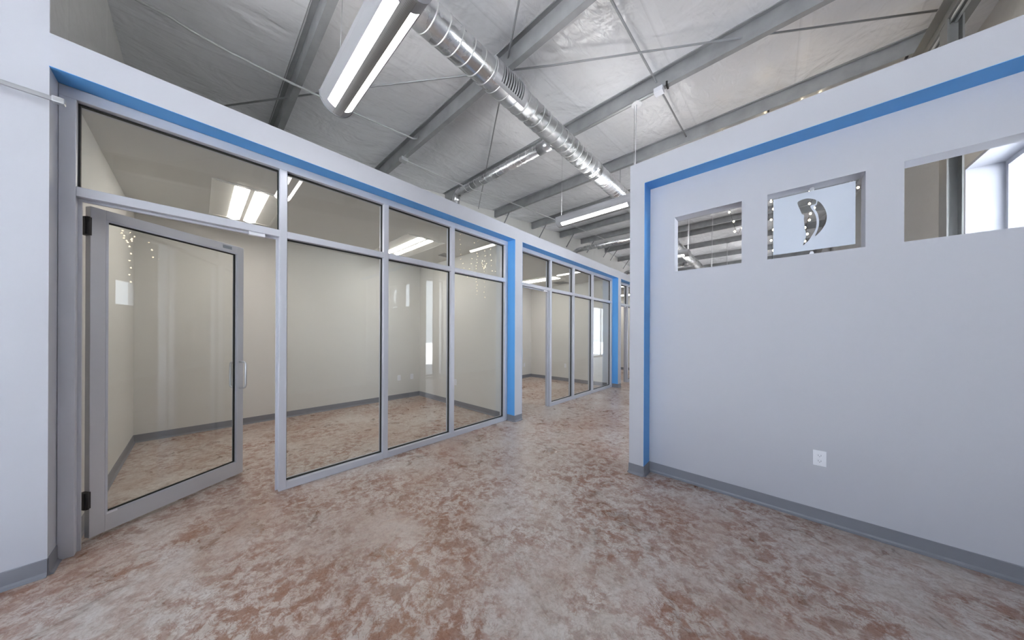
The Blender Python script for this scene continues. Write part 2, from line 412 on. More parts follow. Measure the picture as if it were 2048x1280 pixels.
# office shells
ob = MB(); ob.box(-6.13, -6.03, -.58, 13.2, 0, 2.93)
struct('wall_office_back', ob, 'office', 'warm white back wall of the offices', 'wall')
struct('wall_office_left', MB().box(-6.03, -3.36, -.58, -.55, 0, 2.93), 'office', 'warm white left wall of the first office', 'wall')
for nm, a, b, lab in (('wall_office_first', 3.45, 3.62, 'warm white partition at the right of the first office'), ('wall_office_second', 7.56, 7.76, 'warm white partition at the right of the second office'), ('wall_office_third', 11.71, 11.9, 'warm white partition beyond the third office')):
    struct(nm, MB().box(-6.03, -3.36, a, b, 0, 2.93), 'office', lab, 'wall')
struct('ceiling_offices', MB().box(-6.13, -3.36, -.58, 13.2, 2.93, 3.0), 'office', 'flat white ceiling of the offices', 'ceiling')

def base_run(mb, p0, p1, nrm, h=.10):
    """vinyl cove base from p0 to p1 (xy) on a face whose outward normal is nrm"""
    prof = [(0, 0), (.020, 0), (.020, .004), (.010, .012), (.006, .024), (.005, h - .004), (.003, h), (0, h)]
    n = len(prof); vs = []
    for p in (p0, p1):
        for d, z in prof: vs.append((p[0] + nrm[0] * d, p[1] + nrm[1] * d, z))
    mb.add(vs, [(i, (i + 1) % n, n + (i + 1) % n, n + i) for i in range(n)] + [tuple(range(n))[::-1], tuple(range(n, 2 * n))])
b = MB(); base_run(b, (-3.09, -2.2), (-3.09, -.58), (1, 0)); base_run(b, (-3.09, -.58), (-3.24, -.58), (0, 1))
struct('baseboard_left_near', b, 'base', 'grey vinyl base on the white wall end at the left edge', 'baseboard')
b = MB()
for a, c in ((3.44, 3.62), (7.57, 7.76), (11.71, 13.2)):
    base_run(b, (XF, a), (XF, c), (1, 0)); base_run(b, (XF, a), (XS, a), (0, -1)); base_run(b, (XF, c), (XS, c), (0, 1))
struct('baseboard_left', b, 'base', 'grey vinyl base around the white pillars between offices', 'baseboard')
b = MB()
for a, c in ((-.55, 3.45), (3.62, 7.56), (7.76, 11.71)):
    base_run(b, (-6.03, a), (-6.03, c), (1, 0)); base_run(b, (-6.03, c), (-3.36, c), (0, -1)); base_run(b, (-6.03, a), (-3.36, a), (0, 1))
struct('baseboard_offices', b, 'base', 'grey vinyl base around the office walls', 'baseboard')

# ------------------------------------------------------------------ glazed office fronts
D0, D1 = XS, XS - .114
def storefront(name, label, ya, yb, door, mulls):
    """frame members, panes and gaskets of one office front; door = (y0,y1) free opening"""
    w = thing(name, label, 'glass front', (XS, ya, 0), kind='structure')
    def mem(nm, y0, y1, z0, z1, x0=D0, x1=D1): return obj(nm, MB().box(x0, x1, y0, y1, z0, z1), 'alu', w, bevel=.0025)
    jl, jr = ya + .062, yb - .062
    mem('jamb', ya + .001, jl, 0, 2.865); mem('jamb', jr, yb - .004, 0, 2.865)
    mem('head', ya + .001, yb - .004, 2.865, 2.932)
    ms = [door[1]] + mulls                      # front-face left edges of the mullions
    wd = .055
    for y in ms: mem('mullion', y, y + wd, 0, 2.865)
    edges = [(jl, ms[0])] + [(y + wd, (ms + [jr])[i + 1]) for i, y in enumerate(ms)]
    for i, (p, q) in enumerate(edges):
        mem('transom_bar', p, q, 2.262, 2.322)
        if i: mem('sill', p, q, 0, .066)
        for z0, z1 in (((.066, 2.262), (2.322, 2.865)) if i else ((2.322, 2.865),)):
            xg = XS - .057
            gp = obj('glass_pane', MB().box(xg - .005, xg + .005, p + .004, q - .004, z0 + .004, z1 - .004), 'glass', w)
            gk = MB(); t = .009
            gk.box(xg - .012, xg + .012, p, p + t, z0, z1); gk.box(xg - .012, xg + .012, q - t, q, z0, z1)
            gk.box(xg - .012, xg + .012, p + t, q - t, z0, z0 + t); gk.box(xg - .012, xg + .012, p + t, q - t, z1 - t, z1)
            tag(obj('gasket', gk, 'gasket', gp), 'black rubber glazing gasket')
    st = MB(); st.box(XS - .052, XS - .07, door[0], door[1], 2.246, 2.262); st.box(XS - .052, XS - .07, door[0], door[0] + .014, 0, 2.246); st.box(XS - .052, XS - .07, door[1] - .016, door[1], 0, 2.246)
    obj('door_stop', st, 'alu', w)
    kp = MB().box(XS - .012, XS - .05, door[1] - .20, door[1] - .095, 2.235, 2.262)
    tag(obj('strike_plate', kp, 'plate', w, bevel=.002), 'small white latch keeper under the door head')
    return w
storefront('window_1', 'nearest silver-framed glass office front with the open door', -.58, 3.44, (-.518, .487), [1.408, 2.322])
storefront('window_2', 'second silver-framed glass office front beyond the first blue reveal', 3.62, 7.57, (3.682, 4.655), [5.53, 6.428])
storefront('window_3', 'third glass office front, mostly hidden at the end of the corridor', 7.76, 11.71, (7.822, 8.66), [9.60, 10.60])

def glass_door(name, label, hinge, ang, full=True):
    d = thing(name, label, 'door', (hinge[0], hinge[1], 0), kind='structure', rotz=ang)
    W, T, Z0, Z1 = .95, .045, .022, 2.252
    y0, y1 = -T, 0.                      # local y<0 faces the corridor
    def part(nm, mb, m, p=d, **k): return obj(nm, mb, m, p, local=True, **k)
    st = .068; ls = .052
    part('hinge_stile', MB().box(0, st, y0, y1, Z0, Z1), 'door_alu', bevel=.002)
    part('lock_stile', MB().box(W - ls, W, y0, y1, Z0, Z1), 'door_alu', bevel=.002)
    part('top_rail', MB().box(st, W - ls, y0, y1, 2.185, Z1), 'door_alu', bevel=.002)
    part('bottom_rail', MB().box(st, W - ls, y0, y1, Z0, .14), 'door_alu', bevel=.002)
    part('glass_pane', MB().box(st, W - ls, -.027, -.018, .14, 2.185), 'glass')
    gs = MB()
    for a, b_, c, e in ((st, W - ls, .14, .152), (st, W - ls, 2.173, 2.185), (st, st + .012, .152, 2.173), (W - ls - .012, W - ls, .152, 2.173)):
        gs.box(a, b_, -.045, -.028, c, e); gs.box(a, b_, -.017, 0, c, e)
    part('glazing_bead', gs, 'alu')
    gk = MB(); t = .008
    for a, b_, c, e in ((st + .012, W - ls - .012, .152, .152 + t), (st + .012, W - ls - .012, 2.173 - t, 2.173), (W - ls - .012 - t, W - ls - .012, .152, 2.173)):
        gk.box(a, b_, -.030, -.0155, c, e)
    tag(part('gasket', gk, 'gasket'), 'black rubber glazing gasket')
    for sgn in (-1, 1):
        yb_ = y0 if sgn < 0 else y1; pts = []
        o_ = .068; r = .03; zc0, zc1 = .868, 1.122; u = W - .030
        pts.append((u, yb_ - sgn * .004, zc0))
        for k in range(7):
            a = PI / 2 * k / 6; pts.append((u, yb_ + sgn * (o_ - r + r * math.sin(a)), zc0 + r - r * math.cos(a)))
        for k in range(7):
            a = PI / 2 * k / 6; pts.append((u, yb_ + sgn * (o_ - r + r * math.cos(a)), zc1 - r + r * math.sin(a)))
        pts.append((u, yb_ - sgn * .004, zc1))
        tag(part('pull_handle', MB().tube(pts, .0095, 10), 'handle'), 'satin steel C-shaped pull handle')
    for z0, z1 in ((2.055, 2.175), (.225, .335)):
        h = MB().box(-.026, .003, -.052, -.004, z0, z1); h.cyl((-.014, -.056), .009, z0, z1, 'z', 12)
        tag(part('hinge', h, 'black'), 'black butt hinge')
    if full:
        part('label_sticker', MB().box(.77, .845, y0 - .0008, y0 + .001, 2.205, 2.235), 'sticker')
        part('rail_reflection', MB().box(.075, .125, y0 - .001, y0 + .003, .138, .152), 'plate')  # white strip painting a reflection on the bottom rail
    return d
ANG = math.radians(123.2)
HX, HY = -3.389 + .045 * -math.sin(ANG), -.487 + .045 * math.cos(ANG)
glass_door('door_1', 'silver-framed glass door of the nearest office, standing open inward', (HX, HY), ANG)
glass_door('door_2', 'glass door of the second office, hidden except for its pull handle', (HX, HY + 4.2), ANG, False)

# ------------------------------------------------------------------ right-hand wall with the three cutouts
YO, YI, YB = 2.985, 3.16, 3.295
XL = -1.095; XI = -.955
CUT = [(-.728, -.211, 2.029, 2.562), (-.046, .470, 2.029, 2.562), (.634, 1.150, 2.029, 2.562)]
rw = MB()
for bx_ in wall_y(YI, YB, XI, XE, 2.9135, CUT).f: pass
inner = wall_y(YI, YB, XI, XE, 2.9135, CUT); rw.add(inner.v, inner.f)
rw.box(XL, XI, YO, YB, 0, 2.9135)
rw.box(XL, XE, YO, YB, 2.9135, 3.131)
wr = struct('wall_right', rw, 'wall', 'white freestanding wall with blue-lined recess and three square cutouts', 'wall')
r = MB().box(XI, XE, YO + .0004, YI, 2.911, 2.9137); tag(obj('blue_soffit', r, 'blue', wr), 'sky-blue soffit of the recess')
r = MB().box(XI - .0002, XI + .0022, YO + .0004, YI, .10, 2.911); tag(obj('blue_reveal', r, 'blue', wr), 'sky-blue side of the recess')
b = MB(); base_run(b, (XL, YO), (XI, YO), (0, -1)); base_run(b, (XI, YO), (XI, YI), (1, 0)); base_run(b, (XI, YI), (XE, YI), (0, -1)); base_run(b, (XL, YO), (XL, YB), (-1, 0))
struct('baseboard_right', b, 'base', 'grey vinyl base along the white wall with cutouts', 'baseboard')

# frosted glass sign in the middle cutout
sg = thing('glass_sign', 'clear glass sign with frosted film and a leaf-shaped clear emblem in the middle cutout', 'sign', (.212, 3.245, 2.03))
obj('glass_panel', MB().box(-.038, .462, 3.2405, 3.2495, 2.042, 2.550), 'acrylic', sg)
def loops_fill(outer, holes, y, th):
    bm = bmesh.new(); es = []
    for lp in [outer] + holes:
        vv = [bm.verts.new((p[0], y, p[1])) for p in lp]
        es += [bm.edges.new((vv[i], vv[(i + 1) % len(vv)])) for i in range(len(vv))]
    bmesh.ops.triangle_fill(bm, use_beauty=True, use_dissolve=False, edges=es)
    ex = bmesh.ops.extrude_face_region(bm, geom=bm.faces[:])
    bmesh.ops.translate(bm, verts=[v for v in ex['geom'] if isinstance(v, bmesh.types.BMVert)], vec=(0, th, 0))
    bm.verts.index_update()
    mb = MB(); mb.add([v.co[:] for v in bm.verts], [[v.index for v in f.verts] for f in bm.faces]); bm.free(); return mb
def smooth_loop(p, n=4):
    out = []; k = len(p)
    for i in range(k):
        p0, p1, p2, p3 = p[i - 1], p[i], p[(i + 1) % k], p[(i + 2) % k]
        for j in range(n):
            t = j / n
            out.append(tuple(.5 * (2 * p1[a] + (p2[a] - p0[a]) * t + (2 * p0[a] - 5 * p1[a] + 4 * p2[a] - p3[a]) * t * t + (3 * p1[a] - p0[a] - 3 * p2[a] + p3[a]) * t ** 3) for a in (0, 1)))
    return out
wing = [(.133, 2.467), (.150, 2.483), (.186, 2.487), (.215, 2.474), (.236, 2.458), (.233, 2.430), (.205, 2.418), (.229, 2.357), (.239, 2.304), (.238, 2.255), (.228, 2.215), (.210, 2.180),
        (.200, 2.158), (.187, 2.143), (.166, 2.121), (.176, 2.160), (.184, 2.196), (.177, 2.242), (.174, 2.279), (.170, 2.324), (.171, 2.358), (.158, 2.375), (.145, 2.418)]
feather = [(.245, 2.448), (.262, 2.425), (.278, 2.390), (.290, 2.350), (.293, 2.310), (.288, 2.268), (.276, 2.238), (.262, 2.212), (.246, 2.192), (.232, 2.180), (.243, 2.215), (.251, 2.255), (.252, 2.304), (.243, 2.357), (.225, 2.405), (.240, 2.425)]
tip = [(.296, 2.262), (.297, 2.285), (.290, 2.250), (.276, 2.222), (.282, 2.226)]
film = loops_fill([(-.009, 2.075), (.435, 2.075), (.435, 2.537), (-.009, 2.537)], [smooth_loop(wing), smooth_loop(feather)], 3.2385, .0018)
tag(obj('frosted_film', film, 'film', sg), 'frosted film with the leaf-shaped emblem left clear')
for z0, z1 in ((2.535, 2.562), (2.029, 2.062)):
    k = MB().cyl((.213, (z0 + z1) / 2), .013, 3.226, 3.262, 'y', 16); k.box(.205, .221, 3.232, 3.256, z0, z1)
    obj('standoff_clamp', k, 'plate' if z0 < 2.3 else 'steel', sg)

# ------------------------------------------------------------------ power outlets
def outlet(label, loc, rotz, group=None):
    o = thing('power_outlet', label, 'outlet', loc, group, rotz=rotz)      # local -y faces the room
    obj('cover_plate', MB().box(-.035, .035, -.006, 0, -.058, .058), 'plate', o, local=True, bevel=.002)
    for s in (-1, 1):
        zc = s * .0205; n = 20
        prof = [(.0165 * math.cos(2 * PI * k / n), zc + max(-.0125, min(.0125, .0165 * math.sin(2 * PI * k / n)))) for k in range(n)]
        rc = obj('receptacle', MB().prism(prof, -.0085, -.004, 'y'), 'plate', o, local=True)
        sl = MB(); sl.box(-.0085, -.0055, -.0092, -.008, zc - .003, zc + .006); sl.box(.0055, .0085, -.0092, -.008, zc - .003, zc + .006); sl.cyl((0, zc - .0075), .0028, -.0092, -.008, 'y', 8)
        obj('slots', sl, 'slot', rc, local=True)
    return o
outlet('white duplex power outlet low on the white wall with cutouts', (.254, YI, .483), 0)
R90 = PI / 2
outlet('white outlet on the back wall of the first office, left of the pair', (-6.03, 2.96, .456), R90)
outlet('white outlet on the back wall of the first office, nearer the corner', (-6.03, 3.258, .456), R90)
outlet('white outlet low on the right wall of the first office', (-4.66, 3.45, .46), 0)
outlet('white outlet low on the back wall of the second office', (-6.03, 7.20, .42), R90)
outlet('white outlet low on the right wall of the second office', (-4.70, 7.56, .47), 0)

# ------------------------------------------------------------------ troffers and vents in the office ceilings
def troffer(label, x0, x1, y0, y1, z=2.93):
    t = thing('ceiling_light', label, 'ceiling light', ((x0 + x1) / 2, (y0 + y1) / 2, z), 'recessed lights in the offices')
    yc = (y0 + y1) / 2
    fr = MB(); e = .018
    fr.box(x0, x1, y0, y0 + e, z - .008, z); fr.box(x0, x1, y1 - e, y1, z - .008, z); fr.box(x0, x0 + e, y0 + e, y1 - e, z - .008, z); fr.box(x1 - e, x1, y0 + e, y1 - e, z - .008, z)
    obj('frame', fr, 'trofpan', t)
    for s in (-1, 1):
        pr = [(yc + s * .235 * k / 8 + s * .045, z - .012 + .011 * math.sin(PI * k / 8) * -.6 + .006) for k in range(9)]
        p = MB(); p.box(x0 + e, x1 - e, yc + s * .138, yc + s * ((y1 - y0) / 2 - e), z - .006, z - .002)
        obj('reflector', p, 'trofpan', t)
        ln = MB(); n = 8
        pr = [(yc + s * (.018 + .116 * k / n), z - .005 - .02 * math.sin(PI * k / n)) for k in range(n + 1)]
        ln.sheet(pr, x0 + .03, x1 - .03, 'x')
        obj('lamp_lens', ln, 'troflens', t)
    obj('centre_spine', MB().box(x0 + .03, x1 - .03, yc - .018, yc + .018, z - .012, z - .003), 'trofpan', t)
    obj('end_plate', MB().box(x0 + e, x0 + .03, y0 + e, y1 - e, z - .012, z - .002), 'trofpan', t); obj('end_plate', MB().box(x1 - .03, x1 - e, y0 + e, y1 - e, z - .012, z - .002), 'trofpan', t)
    return t
troffer('recessed two-lamp ceiling light above the open glass door', -5.30, -4.06, .09, .69)
troffer('recessed two-lamp ceiling light at the far end of the first office', -5.32, -4.08, 2.14, 2.79)
troffer('recessed ceiling light in the second office', -5.45, -4.20, 6.10, 6.75)
troffer('recessed ceiling light in the second office, near its hidden door', -5.30, -4.06, 4.2, 4.8)
troffer('recessed ceiling light in the third office at the corridor end', -5.0, -3.9, 10.6, 11.2)
troffer('recessed ceiling light in the third office, hidden near its left wall', -5.30, -4.06, 8.4, 9.0)
def vent(label, x0, x1, y0, y1, z=2.93):
    t = thing('ceiling_vent', label, 'vent', ((x0 + x1) / 2, (y0 + y1) / 2, z), 'ceiling vents in the offices')
    fr = MB(); e = .02
    fr.box(x0, x1, y0, y0 + e, z - .01, z); fr.box(x0, x1, y1 - e, y1, z - .01, z); fr.box(x0, x0 + e, y0 + e, y1 - e, z - .01, z); fr.box(x1 - e, x1, y0 + e, y1 - e, z - .01, z)
    obj('vent_frame', fr, 'housing', t)
    sl = MB(); n = 6
    for k in range(n):
        y = y0 + e + (y1 - y0 - 2 * e) * (k + .5) / n; sl.box(x0 + e, x1 - e, y - .004, y + .004, z - .009, z - .001)
    obj('slats', sl, 'purlin', t)
    return t
vent('dark grey ceiling vent at the right end of the first office', -4.78, -4.58, 3.12, 3.32)
vent('dark grey ceiling vent at the right end of the second office', -4.78, -4.42, 6.98, 7.34)

# ------------------------------------------------------------------ roof steel
def zprof(y):                                 # section with web, lips and flanges
    z0 = zb(y); z1 = z0 + .203; t = .006
    return [(y, z0), (y + .070, z0), (y + .070, z0 + .022), (y + .064, z0 + .022), (y + .064, z0 + t), (y + t, z0 + t), (y + t, z1), (y - .064, z1), (y - .064, z1 - .022), (y - .058, z1 - .022), (y - .058, z1 - t), (y, z1 - t)]
PL = ['grey steel roof purlin passing above the nearest pendant light', 'grey steel roof purlin crossing over the duct beside its side grille', 'grey steel roof purlin carrying the white cable canopy',
      'grey steel roof purlin just touching the top of the white wall with cutouts', 'grey steel roof purlin just behind the second pendant light', 'grey steel roof purlin between the second pendant light and the far branch duct',
      'grey steel roof purlin directly before the far branch duct', 'grey steel roof purlin behind the far branch duct, first of the close pair', 'grey steel roof purlin behind the far branch duct, second of the close pair',
      'grey steel roof purlin low over the far end of the corridor']
for i, y in enumerate(PUR):
    lab = PL[i] if i < len(PL) else 'grey steel roof purlin beyond the ridge, %s past the corridor end' % ['first', 'second', 'third', 'fourth'][i - len(PL)]
    p = tag(obj('roof_purlin', MB().prism(zprof(y), XW + .03, 1.40, 'x'), 'purlin'), lab, 'roof beam', 'roof purlins')
    fb = MB().tube([(XW + .62, y + .03, zb(y) + .005), (XW + .30, y + .03, zb(y) - .42)], .018, 6)
    if y > 5: tag(obj('flange_brace', fb, 'purlin', p), 'diagonal steel brace at the purlin end')
rf = MB()
def band(x0, x1, lo, hi):
    vs = []
    for y in (-.93, RIDGE, Y0 - .05):
        for x, z in ((x0, lo), (x1, lo), (x1, hi), (x0, hi)): vs.append((x, y, zb(y) + z))
    rf.add(vs, [(0, 1, 2, 3)[::-1], (8, 9, 10, 11)] + [(j * 4 + i, j * 4 + (i + 1) % 4, j * 4 + 4 + (i + 1) % 4, j * 4 + 4 + i) for j in (0, 1) for i in range(4)])
band(1.25, 1.41, -.26, -.25); band(1.326, 1.334, -.25, -.012); band(1.25, 1.41, -.012, -.002)
tag(obj('roof_rafter', rf, 'rafter'), 'grey steel roof rafter crossing under the purlins at upper right', 'roof beam')
cl = MB(); cl.box(1.250, 1.262, 4.98, 5.16, .02, zb(5) - .262); cl.box(1.335, 1.347, 4.98, 5.16, .02, zb(5) - .262); cl.box(1.262, 1.335, 5.065, 5.075, .02, zb(5) - .262); cl.box(1.20, 1.40, 4.95, 5.19, 0, .02)
tag(obj('steel_column', cl, 'rafter'), 'grey steel column seen through the right-hand cutout beside the bright window', 'column')
def roofpt(x, y, d): return (x, y, zb(y) + d)
tag(obj('brace_rod', MB().tube([roofpt(-6.1, -.2, .09), roofpt(-4.0, 1.36, .075), roofpt(-2.0, 2.92, .07), roofpt(-.4, 4.1, .08), roofpt(1.33, 5.40, .09)], .011, 8), 'rod'), 'thin steel bracing rod running nearly level across the roof to the rafter', 'brace rod')
tag(obj('brace_rod', MB().tube([roofpt(1.33, -.28, .10), roofpt(-1.0, 1.47, .11), roofpt(-2.95, 2.93, .11), roofpt(-6.1, 5.27, .10)], .011, 8), 'rod'), 'thin steel bracing rod dropping steeply behind the main duct', 'brace rod')

# ------------------------------------------------------------------ ducts
DX, DZ, DR = -2.24, H + 2.765, .140
def duct_tube(path, r): return MB().tube(path, r, 40)
def helix(c, r, a0, a1, pitch, axis, w=.014, hgt=.005, n=36):
    """raised lock seam winding round a straight duct"""
    mb = MB(); turns = (a1 - a0) / pitch; k = int(turns * n); vs = []
    for i in range(k + 1):
        th = 2 * PI * i / n; a = a0 + pitch * i / n
        for da, rr in ((-w / 2, r - .001), (-w / 4, r + hgt), (w / 4, r + hgt), (w / 2, r - .001)):
            p, q = c[0] + rr * math.cos(th), c[1] + rr * math.sin(th)
            vs.append({'y': (p, a + da, q), 'x': (a + da, p, q), 'z': (p, q, a + da)}[axis])
    return mb.add(vs, [(i * 4 + j, i * 4 + j + 1, i * 4 + 5 + j, i * 4 + 4 + j) for i in range(k) for j in range(3)], True)
md = thing('spiral_duct', 'large round galvanised spiral duct running along the hall under the roof', 'air duct', (DX, 0, DZ))
obj('duct_body', duct_tube([(DX, -1.5, DZ), (DX, 4.42, DZ)], DR), 'galv', md)
obj('duct_body', duct_tube([(DX, 4.42, DZ), (DX, 14.5, DZ)], DR * .94), 'galv', md)
cp = MB().cyl((DX, DZ), DR + .005, 4.33, 4.52, 'y', 40); cp.cyl((DX, DZ), DR + .012, 4.40, 4.425, 'y', 40)
tag(obj('coupling', cp, 'galv', md), 'plain sleeve joining two duct lengths')
obj('spiral_seam', helix((DX, DZ), DR, -1.4, 4.30, .138, 'y'), 'seam', md)
obj('spiral_seam', helix((DX, DZ), DR * .94, 4.56, 14.4, .105, 'y', .012), 'seam', md)
# side register
def arc_panel(y0, y1, a0, a1, r0, r1, n=14):
    mb = MB(); pr = []
    A = [math.radians(a0 + (a1 - a0) * k / n) for k in range(n + 1)]
    pr = [(DX + r1 * math.cos(a), DZ + r1 * math.sin(a)) for a in A] + [(DX + r0 * math.cos(a), DZ + r0 * math.sin(a)) for a in A[::-1]]
    return mb.prism(pr, y0, y1, 'y', False)
gr = MB()
for y0, y1, a0, a1 in ((2.06, 2.14, -57, 46), (2.47, 2.54, -57, 46), (2.14, 2.47, -57, -42), (2.14, 2.47, 30, 46)):
    q = arc_panel(y0, y1, a0, a1, DR - .002, DR + .022); gr.add(q.v, q.f)
rg = tag(obj('register_frame', gr, 'housing', md), 'grey register frame on the duct side')
obj('register_dark_sheet', arc_panel(2.14, 2.47, -42, 30, DR + .0055, DR + .0075), 'gasket', rg)  # black sheet in place of the shaded duct interior
lv = MB()
for k in range(9):
    y = 2.16 + .29 * k / 8; q = arc_panel(y - .008, y + .008, -42, 30, DR + .0075, DR + .020); lv.add(q.v, q.f)
obj('louvres', lv, 'housing', rg)
for y in (.82, 2.51, 4.22, 5.93, 7.69, 9.44, 11.06):
    st = MB(); n = 20; rr = DR + .003
    A = [math.radians(180 + 180 * k / n) for k in range(n + 1)]
    pr = [(DX + rr * math.cos(a), DZ + rr * math.sin(a)) for a in A] + [(DX + (rr + .0015) * math.cos(a), DZ + (rr + .0015) * math.sin(a)) for a in A[::-1]]
    st.prism(pr, y - .012, y + .012, 'y')
    for s in (-1, 1): st.box(DX + s * rr, DX + s * (rr + .0015), y - .012, y + .012, DZ, zb(y) + .004)
    if y > 4.3: obj('hanger_strap', st, 'steelwire', md)
def branch(label, y, r, x1, seam=True):
    t = thing('branch_duct', label, 'air duct', (DX - DR, y, DZ))
    el = [(DX - DR + .006, y, DZ), (x1 + .16, y, DZ)]
    for k in range(1, 9):
        a = PI / 2 * k / 8; el.append((x1 + .16 - .16 * math.sin(a), y, DZ - .16 + .16 * math.cos(a)))
    el.append((x1, y, 3.0))
    obj('duct_body', duct_tube(el, r), 'galv', t)
    obj('spiral_seam', helix((y, DZ), r, x1 + .3, DX - .42, .135, 'x', .011, .004, 28), 'seam', t)
    c = MB().cyl((y, DZ), r + .010, DX - .36, DX - DR + .004, 'x', 32); obj('collar', c, 'galv', t)
    return t
branch('round branch duct running from the main duct under the canopy purlin to the first office', 3.43, .074, -4.66)
branch('round branch duct at the far end of the corridor, beyond the second pendant light', 8.32, .070, -4.86)
branch('farthest branch duct, only its elbow seen low beside the white wall', 12.72, .080, -4.90)

# ------------------------------------------------------------------ conduits
def bend(pts, n=1): return pts
tag(obj('conduit', MB().tube([(-4.16, -.57, zb(-.57) + .0), (-4.18, -.20, zb(-.2) - .005), (-4.21, -.06, zb(-.06) - .02), (-4.25, .17, zb(.17) - .025), (-4.30, .60, zb(.6) - .02), (-4.315, 1.05, zb(1.05) - .02), (-4.33, 1.54, zb(1.54) - .02), (-4.31, 2.15, zb(2.15) - .02), (-4.33, 2.34, zb(2.34) - .005), (-4.37, 2.435, zb(2.43) + .05), (-4.37, 2.46, zb(2.43) + .10)], .0125, 8), 'conduit'),
    'thin silver conduit under the roof at upper left, ending on the purlin by the grille', 'conduit')
cb = thing('conduit', 'thin silver conduit running from the small box above the fascia to the corridor end', 'conduit', (-4.95, 2.5, zb(2.5)))
obj('pipe', MB().tube([(-4.95, 2.52, zb(2.5) - .03), (-5.02, 3.1, zb(3.1) - .03), (-5.08, 4.14, zb(4.14) - .03), (-5.06, 4.57, zb(4.57) - .03), (-5.01, 5.5, zb(5.5) - .03), (-5.02, 6.93, zb(6.93) - .03), (-5.01, 7.65, zb(7.65) - .03), (-5.0, 9.13, zb(9.13) - .03), (-5.06, 11.0, zb(11) - .03)], .0125, 8), 'conduit', cb)
obj('junction_box', MB().box(-5.01, -4.90, 2.44, 2.56, zb(2.5) - .065, zb(2.5) - .005), 'conduit', cb, bevel=.004)
cc = thing('conduit', 'thin grey conduit running down the roof slope to the junction box beside the canopy', 'conduit', (-1.2, 4.1, zb(4.1)))
obj('pipe', MB().tube([(-1.2, .6, zb(.6) + .10), (-1.2, 2.5, zb(2.5) + .10), (-1.19, 4.16, zb(4.16) + .10), (-1.18, 5.93, zb(5.93) + .10)], .0125, 8), 'rod', cc)
obj('junction_box', MB().box(-1.21, -1.10, 4.12, 4.22, zb(4.16) - .075, zb(4.16) - .012), 'plate', cc, bevel=.004)
obj('side_pipe', MB().tube([(-1.21, 4.17, zb(4.17) - .035), (-1.46, 4.17, zb(4.17) - .03), (-2.2, 4.17, zb(4.17) - .03)], .0115, 8), 'conduit', cc)
obj('clamp', MB().box(-1.07, -1.05, 4.16, 4.24, zb(4.2) - .03, zb(4.2) + .03), 'black', cc)
for k_, x_ in enumerate((1.275, 1.32)):
    tag(obj('conduit', MB().tube([(x_, -.8, zb(-.8) - .275), (x_, 5.4, zb(5.4) - .275), (x_, 12.0, zb(12) - .275)], .011, 8), 'conduit'), ['thin conduit under the left edge of the roof rafter at upper right', 'thin conduit under the middle of the roof rafter at upper right'][k_], 'conduit')
lp = MB().tube([(-6.0, 10.3, 3.0), (-6.0, 10.3, 3.3), (-6.0, 10.3, 4.62), (-6.0, 10.33, 4.68), (-6.0, 10.40, 4.62), (-6.0, 10.36, 4.0), (-6.0, 10.36, 3.75), (-6.0, 10.42, 3.66), (-6.0, 10.5, 3.75), (-6.0, 10.5, 4.35)], .018, 8)
tag(obj('flexible_conduit', lp, 'rod'), 'grey looped flexible conduit on the end wall below the far branch duct', 'conduit')

